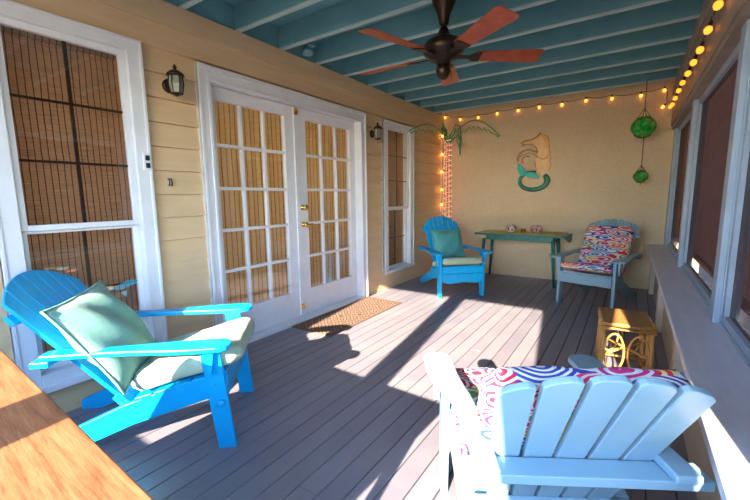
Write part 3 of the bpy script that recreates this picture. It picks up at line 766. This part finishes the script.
vfrond([(0, 2.08), (-.03, 2.2), (-.12, 2.3), (-.08, 2.2), (-.04, 2.12), (.01, 2.06)])
vfrond([(.02, 2.08), (.08, 2.16), (.12, 2.27), (.14, 2.2), (.17, 2.24), (.17, 2.12), (.19, 2.14), (.19, 1.98), (.20, 2.0), (.205, 1.88)])
vfrond([(-.09, 2.36), (-.075, 2.26), (-.06, 2.30), (-.045, 2.17), (-.03, 2.22), (-.015, 2.08)])
m.build('drooping_fronds', M['greenrope'], pm, smooth=True)
# ------------------------------------------------------------------ seahorse on the back wall
mh = thing('seahorse_wall_art', 'metal hippocamp with a teal looped tail on the back wall', 'wall art', (1.46, YB - .012, 1.68))
def pxw(u, v): # crop pixels (312x500 over 50x80 px) -> metres on the wall
    return (-(155 - u) * .00258 * .94, 0, (250 - v) * .00222 * .84 * 1.25)
def plate(pts, mat, name, th=-.012, par=None, z=0): return MB().prism([(pxw(*p)[0], z, pxw(*p)[2]) for p in pts], (0, th, 0)).build(name, mat, par or mh, .002)
plate([(75, 118), (95, 100), (130, 102), (160, 88), (172, 68), (182, 80), (205, 95), (215, 130), (222, 180), (232, 240), (228, 300), (215, 315), (190, 312), (172, 280), (158, 240), (165, 205), (172, 180), (160, 150), (140, 128), (110, 126), (85, 132)], M['tanmetal'], 'body')
plate([(172, 68), (182, 62), (200, 78), (222, 90), (232, 118), (226, 125), (236, 150), (230, 160), (242, 185), (236, 195), (246, 225), (238, 240), (245, 270), (236, 290), (228, 240), (222, 180), (212, 130), (200, 100)], M['copper'], 'mane', -.018)
m = MB()
def art(pts, r): m.tube([(pxw(*p)[0], -.015, pxw(*p)[2]) for p in pts], r, 6)
art([(75, 122), (100, 104), (135, 106), (162, 90), (178, 72)], .009); art([(80, 132), (112, 128), (142, 132), (165, 155), (172, 180)], .006)
art([(172, 182), (150, 175), (120, 160), (90, 165), (66, 185), (58, 210), (62, 228)], .009); art([(125, 205), (105, 200), (85, 215), (90, 240)], .008)
art([(70, 205), (90, 190), (120, 182), (150, 190), (175, 212), (205, 225), (225, 215)], .006); art([(158, 240), (165, 270), (178, 300), (192, 318)], .006)
m.build('leg_scrolls', M['copper'], mh, smooth=True)
pts = []; 
for k in range(30):
    a = math.radians(38 - 318 * k / 29 ); pts.append(((154 + 78 * math.cos(a)), (354 - 54 * math.sin(a)), 1))
rr = [.018 + .024 * (1 - k / 29) * min(1, k / 3 + .5) for k in range(30)]
MB().tube([(pxw(p[0], p[1])[0], -.028, pxw(p[0], p[1])[2]) for p in pts], rr, 10).build('tail', M['tail'], mh, smooth=True)
plate([(64, 245), (80, 255), (100, 275), (112, 300), (150, 302), (175, 315), (192, 335), (170, 338), (135, 332), (105, 318), (85, 322), (72, 300), (64, 275)], M['fin'], 'tail_fin', -.014, z=-.046)
# ------------------------------------------------------------------ glass floats
def net_float(label, x_, y_, z_, R, zt, tail):
    t = thing('glass_float', label, 'glass float', (x_, y_, z_))
    MB().ball((0, 0, 0), R, 24).build('glass_ball', M['greenglass'], t, smooth=True)
    m = MB(); r2 = R * 1.035; n = 6; rows = 5
    for sgn in (1, -1):
        for k in range(n):
            pts = []
            for i in range(17):
                f_ = i / 16; th = .12 + (PI - .24) * f_; ph = 2 * PI * k / n + sgn * f_ * 2.2
                pts.append((r2 * math.sin(th) * math.cos(ph), r2 * math.sin(th) * math.sin(ph), r2 * math.cos(th)))
            m.tube(pts, .0035, 5)
    ap = R * 1.75
    for k in range(4):
        ph = PI / 2 * k + .3; m.tube([(0, 0, ap), (R * .28 * math.cos(ph), R * .28 * math.sin(ph), R * 1.35), (R * .62 * math.cos(ph), R * .62 * math.sin(ph), R * .84)], .004, 5)
    m.tube([(0, 0, ap), (0, 0, zt)], .0055, 6)
    if tail: m.tube([(0, 0, -r2), (.004, 0, -r2 - tail * .5), (0, 0, -r2 - tail)], .004, 6)
    m.ball((0, 0, ap), .010, 8)
    m.build('rope_net', M['net'], t, smooth=True)
net_float('larger green glass float in a rope net hanging from the ceiling', 2.722, 2.10, 2.00, .118, H - 2.00 + .01, .0)
net_float('smaller green glass float hanging below the larger one', 2.735, 2.10, 1.435, .072, 2.0 - 1.435 - .125, .03)
# ------------------------------------------------------------------ outside
g = MB().box(-30, 40, -40, 40, -.75, -.7).build('ground', M['lawn']); tag(g, 'brown mulched ground around the porch', 'ground', kind='structure')
def foliage(c, rx, ry, rz, n, size, seed):
    r_ = random.Random(seed); m = MB()
    for i in range(n):
        while True:
            p = Vector((r_.uniform(-1, 1), r_.uniform(-1, 1), r_.uniform(-1, 1)))
            if .5 < p.length < 1: break
        p = Vector((p.x * rx + c[0], p.y * ry + c[1], p.z * rz + c[2])); s_ = size * r_.uniform(.6, 1.3)
        a = Vector((r_.uniform(-1, 1), r_.uniform(-1, 1), r_.uniform(-1, 1))).normalized(); b_ = a.orthogonal().normalized()
        vs = [m.bm.verts.new(q) for q in (p - a * s_, p - b_ * s_ * .4, p + a * s_, p + b_ * s_ * .4)]; m.bm.faces.new(vs)
    return m
def shrub(x_, y_, h, mat, lab, seed, grp='shrubs outside the screens'):
    t = thing('shrub', lab, 'shrub', (x_, y_, -.7), 0, grp)
    foliage((0, 0, h * .55), h * .42, h * .42, h * .48, 900, .07, seed).build('foliage', mat, t)
    MB().tube([(0, 0, 0), (.02, .01, h * .4), (0, .03, h * .7)], [.04, .03, .015], 6).build('stem', M['bark'], t)
for i, (x_, y_, h, mt) in enumerate([(4.6, -2.0, 2.3, 'leaf'), (4.6, .2, 2.3, 'leafred'), (4.7, 2.4, 2.3, 'leaf'), (4.7, 4.6, 2.4, 'leafred'), (4.8, 6.9, 2.4, 'leaf')]):
    shrub(x_, y_, h, M[mt], 'leafy %s shrub outside the screens' % ('green' if mt == 'leaf' else 'rust-brown'), i, 'green shrubs outside' if mt == 'leaf' else 'rust-brown shrubs outside')
def tree(x_, y_, h, seed):
    t = thing('tree', 'tall green tree standing beyond the shrubs', 'tree', (x_, y_, -.7), 0, 'trees beyond the shrubs')
    MB().tube([(0, 0, 0), (.05, .05, h * .4), (0, .1, h * .8)], [.16, .12, .05], 8).build('trunk', M['bark'], t)
    foliage((0, 0, h * .68), h * .33, h * .33, h * .32, 2200, .16, seed).build('crown', M['leaf'], t)
for i, (x_, y_, h) in enumerate([(8, 2.5, 6), (8.5, 7.5, 6.5), (8, 12.5, 6.5), (8.5, -2.5, 6)]): tree(x_, y_, h, 50 + i)

for i in range(4):  # unseen row added to cut sky light coming in behind the camera
    shrub(-2.2 + 2.5 * i, -8.8, 2.75, M['leaf'], 'round green shrub in the added sky-blocking row beyond the open end of the porch', 80 + i, 'added sky-blocking shrubs beyond the open end')
# ------------------------------------------------------------------ light
az = Vector((-.143, 1, 0)).normalized(); el = math.atan(.43)
d = (az * math.cos(el) + Vector((0, 0, -math.sin(el)))).normalized()
L_ = bpy.data.lights.new('sun', 'SUN'); L_.energy = 13; L_.angle = math.radians(.5); L_.color = (1, .84, .66)
so = bpy.data.objects.new('sun', L_); C.objects.link(so); so.rotation_euler = d.to_track_quat('-Z', 'Y').to_euler(); so.location = (5, -9, 6)
W = bpy.data.worlds.new('sky'); bpy.context.scene.world = W; W.use_nodes = True; t = W.node_tree
bg = t.nodes['Background']; sky = N(t, 'ShaderNodeTexSky', sky_type='NISHITA'); sky.sun_disc = False
sky.sun_elevation = el + .15; sky.sun_rotation = math.atan2(-d.x, -d.y); sky.air_density = 1.2; sky.dust_density = .3
t.links.new(mixc(t, 1.0, sky.outputs[0], (.90, .97, 1.14), 'MULTIPLY'), bg.inputs[0]); bg.inputs[1].default_value = .62
for yy, e_ in ((-.7, 34), (-2.6, 26), (.9, 16)):  # added unseen lights that brighten the blinds from behind
    pl_ = bpy.data.lights.new('blind_backlight', 'POINT'); pl_.energy = e_; pl_.color = (1, .90, .72); pl_.shadow_soft_size = .15
    po = bpy.data.objects.new('blind_backlight', pl_); C.objects.link(po); po.location = (-1.3, yy, 1.5)
# ------------------------------------------------------------------ camera
cam = bpy.data.cameras.new('camera'); co = bpy.data.objects.new('camera', cam); C.objects.link(co)
yaw, pitch_, roll = [math.radians(v) for v in (33.933, -7.928, -.678)]
F_ = Vector((-math.sin(yaw) * math.cos(pitch_), math.cos(yaw) * math.cos(pitch_), math.sin(pitch_)))
R0 = Vector((math.cos(yaw), math.sin(yaw), 0)); U0 = R0.cross(F_)
R2 = R0 * math.cos(roll) + U0 * math.sin(roll); U2 = -R0 * math.sin(roll) + U0 * math.cos(roll)
m = Matrix((R2, U2, -F_)).transposed().to_4x4(); m.translation = (2.662, -3.433, 1.229); co.matrix_world = m
cam.sensor_width = 36; cam.lens = 378.93 / 750 * 36; cam.clip_start = .02; cam.clip_end = 200
sc = bpy.context.scene; sc.camera = co
vs = sc.view_settings; vs.view_transform = 'Standard'; vs.look = 'None'; vs.exposure = 1.38; vs.gamma = 1
